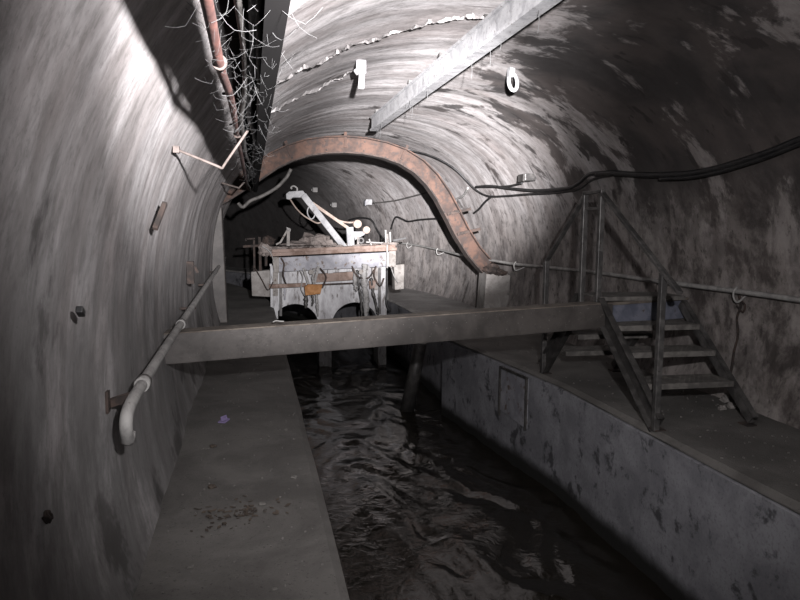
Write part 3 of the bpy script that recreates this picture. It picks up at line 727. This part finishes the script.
rod = obj('gate_rod', MB().tube(smooth_path([Q(387, 268, -.12), Q(387, 290, -.12), Q(386.5, 302, -.12), Q(388, 308, -.12), Q(390.5, 310.5, -.12)], 4), .022, 8), 'cable', t)
# the two gate hangers with their chains, plates and rags
def hanger(cx, lean, plate):
    for dx, y0_, y1_ in ((-6, 268, 286), (6, 266, 290)):
        obj('hanger_arm', MB().bar(Q(cx+dx*1.25, y0_, -.06), Q(cx+dx*.3+lean, y1_, -.06), .05, .05, (0, 1, 0)), 'rag', t)
    obj('hanger_bolt', MB().disc(Q(cx, 272, -.1), (0, 1, 0), .05, .06, 12), 'grime', t)
    if plate:
        obj('gate_plate', MB().prism([Q(304.5, 287, -.16), Q(308, 284.5, -.16), Q(322.5, 284.5, -.16), Q(320.5, 294, -.16), Q(305.5, 295.5, -.16)], (0, .12, 0)), 'orange', t, bevel=.006, label='orange rusty plate hanging on the gantry')
hanger(311, 0, True); hanger(361, 0, False)
def rag(pts, w_, mat, seed):
    pth = smooth_path([Q(x, y, -.08) for x, y in pts], 6); rs = []
    for i, p in enumerate(pth):
        rs.append(w_*(.75+.5*noise.noise(Vector((i*.6, seed, 0))))*(1 if i < len(pth)-3 else .7))
        pth[i] = p+Vector((.02*noise.noise(Vector((i*.9, seed, 3))), .02*noise.noise(Vector((i*.9, seed, 7))), 0))
    return MB().tube(pth, rs, 8)
for k, (pts, w_, mt) in enumerate((
        ([(314, 268), (313, 280), (316, 292), (317, 304), (318, 316)], .035, 'rag'), ([(306, 294), (306, 302), (306, 308)], .055, 'darksteel'), ([(312, 294), (313, 301), (312, 306)], .03, 'darksteel'),
        ([(365, 264), (364, 280), (366, 297), (366, 318)], .085, 'rag'), ([(357, 270), (359, 285), (361, 300), (362, 317)], .035, 'darksteel'),
        ([(371, 278), (373, 292), (376, 304), (378, 316)], .04, 'darksteel'), ([(355, 272), (355, 284), (357, 291)], .05, 'rag'))):
    obj('hanging_rag' if mt == 'rag' else 'hanging_chain', rag(pts, w_, mt, k), mt, t)
obj('gate_plate', quad_box([(369, 281), (376, 280), (375, 288), (370, 289)], .06, -.1), 'brown', t)
obj('hanger_bolt', quad_box([(328, 270), (333, 269.6), (333, 273), (328, 273.4)], .1, -.04), 'limewash', t)
# upright frame and posts at the left end, block of gear
for x0, y0_, x1, y1_, w_ in ((259.5, 237, 260.5, 271, .05), (254, 240, 254.5, 272, .04), (243, 246.5, 262, 245.5, .045), (246, 239, 255, 238.5, .03), (266, 240, 266, 266, .05), (288.5, 228, 288, 246, .06), (288, 229, 280, 243, .035), (276, 244.5, 281, 242, .03), (246, 238.5, 246, 241, .03)):
    obj('frame_post', MB().bar(Q(x0, y0_, .15), Q(x1, y1_, .15), w_, w_, (0, 1, 0)), 'grime' if x0 > 270 else 'darkrust', t)
obj('post_head', quad_box([(286.5, 227), (291, 229), (290.5, 231.5), (287, 231)], .06, .1), 'rag', t)
obj('gear_block', MB().lump(Q(268, 242, .2), .13, .14, .12, 4, .5, 14, 8), 'darkrust', t)
obj('gear_block', MB().lump(Q(265, 250, .1), .14, .12, .13, 9, .6, 14, 8), 'muck', t)
obj('gear_block', MB().lump(Q(277, 250, .1), .16, .12, .07, 12, .6, 14, 8), 'muck', t)
# posts at the right end
for x0, y0_, x1, y1_, w_, mt in ((385.5, 230, 386, 248, .03, 'pipe'), (390, 232, 390.5, 249, .03, 'pipe'), (387.5, 234, 388, 248, .025, 'grime'), (393, 240.5, 406, 238, .035, 'cable'), (369, 239, 372, 247, .025, 'pipe'), (366, 242, 384, 243, .025, 'pipe')):
    obj('frame_post', MB().bar(Q(x0, y0_, .2), Q(x1, y1_, .2), w_, w_, (0, 1, 0)), mt, t)
# slack wires and bolts on the gantry front
random.seed(41)
for pts in (((281, 258), (284, 264), (283, 274), (286, 284)), ((300, 270), (303, 278), (301, 288), (305, 296)), ((320, 268), (326, 277), (322, 288)), ((352, 266), (357, 276), (368, 278), (374, 270)), ((376, 266), (374, 276), (380, 286), (384, 278)), ((391, 267), (394, 276), (398, 283)), ((255, 268), (262, 280), (268, 290), (273, 282)), ((262, 246), (270, 252), (274, 262))):
    obj('slack_wire', MB().tube(smooth_path([Q(x, y, -.12) for x, y in pts], 5), random.choice((.012, .018)), 6), random.choice(('rag', 'darkrust', 'darkrust')), t)
for x in (285, 300, 318, 336, 352, 368, 384):
    obj('rivet', MB().disc(Q(x, 265.5-(x-278)*.048, -.012), (0, 1, 0), .025, .03, 8), 'grime', t)
# heap of muck on the deck
c = Q(316, 246, .55)
zd = c.z+.02
mb = MB(); mb.lump(c+Vector((0, 0, -.02)), .38, .34, .27, 6, .5, 22, 12, 2.2, zd); mb.lump(c+Vector((-.42, -.1, -.02)), .34, .25, .12, 7, .5, 18, 9, 2.5, zd); mb.lump(c+Vector((.30, .2, -.04)), .26, .25, .13, 8, .6, 18, 9, 2.5, zd)
tag(obj('muck_heap', mb, 'muck'), 'brown heap of dried muck on the gantry deck behind the crane foot', 'muck heap')

# crane
t = thing('jib_crane', Q(349, 248, .3), 'small white jib crane leaning over the sluice gantry', 'crane')
K = lambda x, y: Q(x, y, .3)
obj('jib', MB().bar(K(303, 195), K(346, 249.5), .13, .13, (0, 1, 0)), 'white', t, bevel=.01)
obj('jib_head', MB().prism([K(286, 194), K(289, 191.5), K(303, 190.5), K(306, 194.5), K(301, 197.5), K(293, 197.5), K(290, 199.8), K(286.5, 199)], (0, .16, 0)), 'white', t, bevel=.008)
obj('mast', MB().bar(K(349.5, 227), K(351, 249), .15, .12, (0, 1, 0)), 'white', t, bevel=.01)
obj('stay', MB().bar(K(312, 203), K(348, 228), .06, .05, (0, 1, 0)), 'hose', t)
obj('base_plate', MB().bar(K(340, 249), K(358, 248.3), .3, .03), 'grime', t)
obj('winch_drum', MB().disc(K(357, 224), (0, 1, 0), .085, .18, 18), 'hose', t)
obj('winch_drum', MB().disc(K(366, 230), (0, 1, 0), .075, .16, 18), 'hose', t)
obj('winch_plate', MB().prism([K(353, 231.5), K(367, 231.5), K(364, 235), K(355, 240)], (0, .05, 0)), 'white', t)
obj('winch_wheel', MB().disc(K(361, 240.5), (0, 1, 0), .065, .05, 18, .035), 'darksteel', t)
obj('winch_post', MB().bar(K(358, 237), K(358, 249), .04, .04, (0, 1, 0)), 'grime', t)
obj('rope', MB().tube(smooth_path([K(290, 199), K(296, 208), (K(303, 215)), K(310, 219.5), K(317, 223), K(322, 222)], 5), .016, 6), 'hose', t)
obj('rope', MB().tube(smooth_path([K(310, 205), K(307.5, 210), K(308, 215), K(311, 219), K(314, 217), K(315, 212), K(312, 207)], 5), .014, 6), 'white', t)
obj('rope', MB().tube(smooth_path([K(312, 204), K(325, 212), K(338, 220), K(348, 222.5), K(356, 222)], 5), .020, 6), 'hose', t)
obj('tip_hook', MB().tube(smooth_path([K(297, 191), K(297, 188), K(293.5, 186), K(291, 187.5), K(292, 189)], 4), .018, 6), 'rag', t)

# ------------------------------------------------------------------ litter on the left walkway
random.seed(12); mb = MB(); c0 = onz((236, 515), 0)
for k in range(110):
    r_ = random.gauss(0, .075); a_ = random.random()*6.28
    c = c0+Vector((random.gauss(0, .11), random.gauss(0, .09), .004+random.random()*.012)); s_ = random.uniform(.006, .022); an = random.random()*6.28
    dx, dy = Vector((math.cos(an), math.sin(an), random.uniform(-.3, .3)))*s_, Vector((-math.sin(an), math.cos(an), random.uniform(-.3, .3)))*s_*.5
    mb.prism([c-dx, c-dy, c+dx, c+dy], (0, 0, .003))
tag(obj('leaf_litter', mb, 'leaf'), 'patch of dead leaf litter on the left walkway', 'litter', None, 'stuff')
mb = MB(); c = onz((224, 422), .0); mb.prism([c+Vector(p) for p in ((-.05, -.03, .004), (.01, -.05, .002), (.05, 0, .02), (.0, .05, .03), (-.03, .03, .01))], (0, 0, .006))
mb.prism([c+Vector(p) for p in ((-.02, -.01, .01), (.03, -.02, .03), (.02, .03, .05), (-.03, .02, .035))], (0, .004, .004))
tag(obj('plastic_scrap', mb, 'purple'), 'crumpled purple plastic scrap on the left walkway', 'scrap')
for i, (px, s_, mt, lb) in enumerate((((212, 488), .024, 'leaf', 'dark rag end between the purple scrap and the leaf litter'), ((294, 478), .02, 'pale', 'pale stone at the channel edge of the left walkway'), ((286, 430), .014, 'pale', 'small pale pebble near the purple scrap at the walkway edge'),
        ((213, 447), .022, 'leaf', 'dark clod between the purple scrap and the left wall'), ((190, 568), .014, 'pale', 'pale pebble between the leaf litter and the left wall'), ((275, 590), .012, 'pale', 'pale pebble on the near end of the left walkway'), ((262, 505), .02, 'pale', 'pale chip at the edge of the leaf litter'))):
    c = onz(px, 0); tag(obj('stone' if mt == 'pale' else 'clod', MB().lump(c+Vector((0, 0, s_*.35)), s_*1.3, s_, s_*.6, i, .5, 10, 6, 2.5, .001), mt), lb, 'stone' if mt == 'pale' else 'clod')
# crumbs on both walkways, too small and many to count
random.seed(31); mb = MB()
for k in range(260):
    y = 2.6+9*random.random()**1.5; x = random.uniform(-.5, .40); s_ = random.uniform(.003, .009); mb.lump((x, y, s_*.4), s_, s_, s_*.7, k, .4, 5, 3)
for k in range(260):
    y = 3.2+8*random.random()**1.3; x = random.uniform(3.42, 4.5); s_ = random.uniform(.003, .012); mb.lump((x, y, s_*.4), s_, s_, s_*.7, k, .4, 5, 3)
tag(obj('grit', mb, 'pale'), 'fine grit scattered over both walkways', 'grit', None, 'stuff')
for i, (px, s_) in enumerate((((728, 402), .06), ((733, 408), .045), ((722, 410), .035))):
    c = onz(px, 0); tag(obj('rubble', MB().lump(c+Vector((0, 0, s_*.5)), s_*1.2, s_, s_*.8, 20+i, .6, 12, 7, 2.5, .001), 'pilaster'), 'lump of broken concrete under the lowest tread of the steps', 'rubble', 'rubble at the foot of the steps')
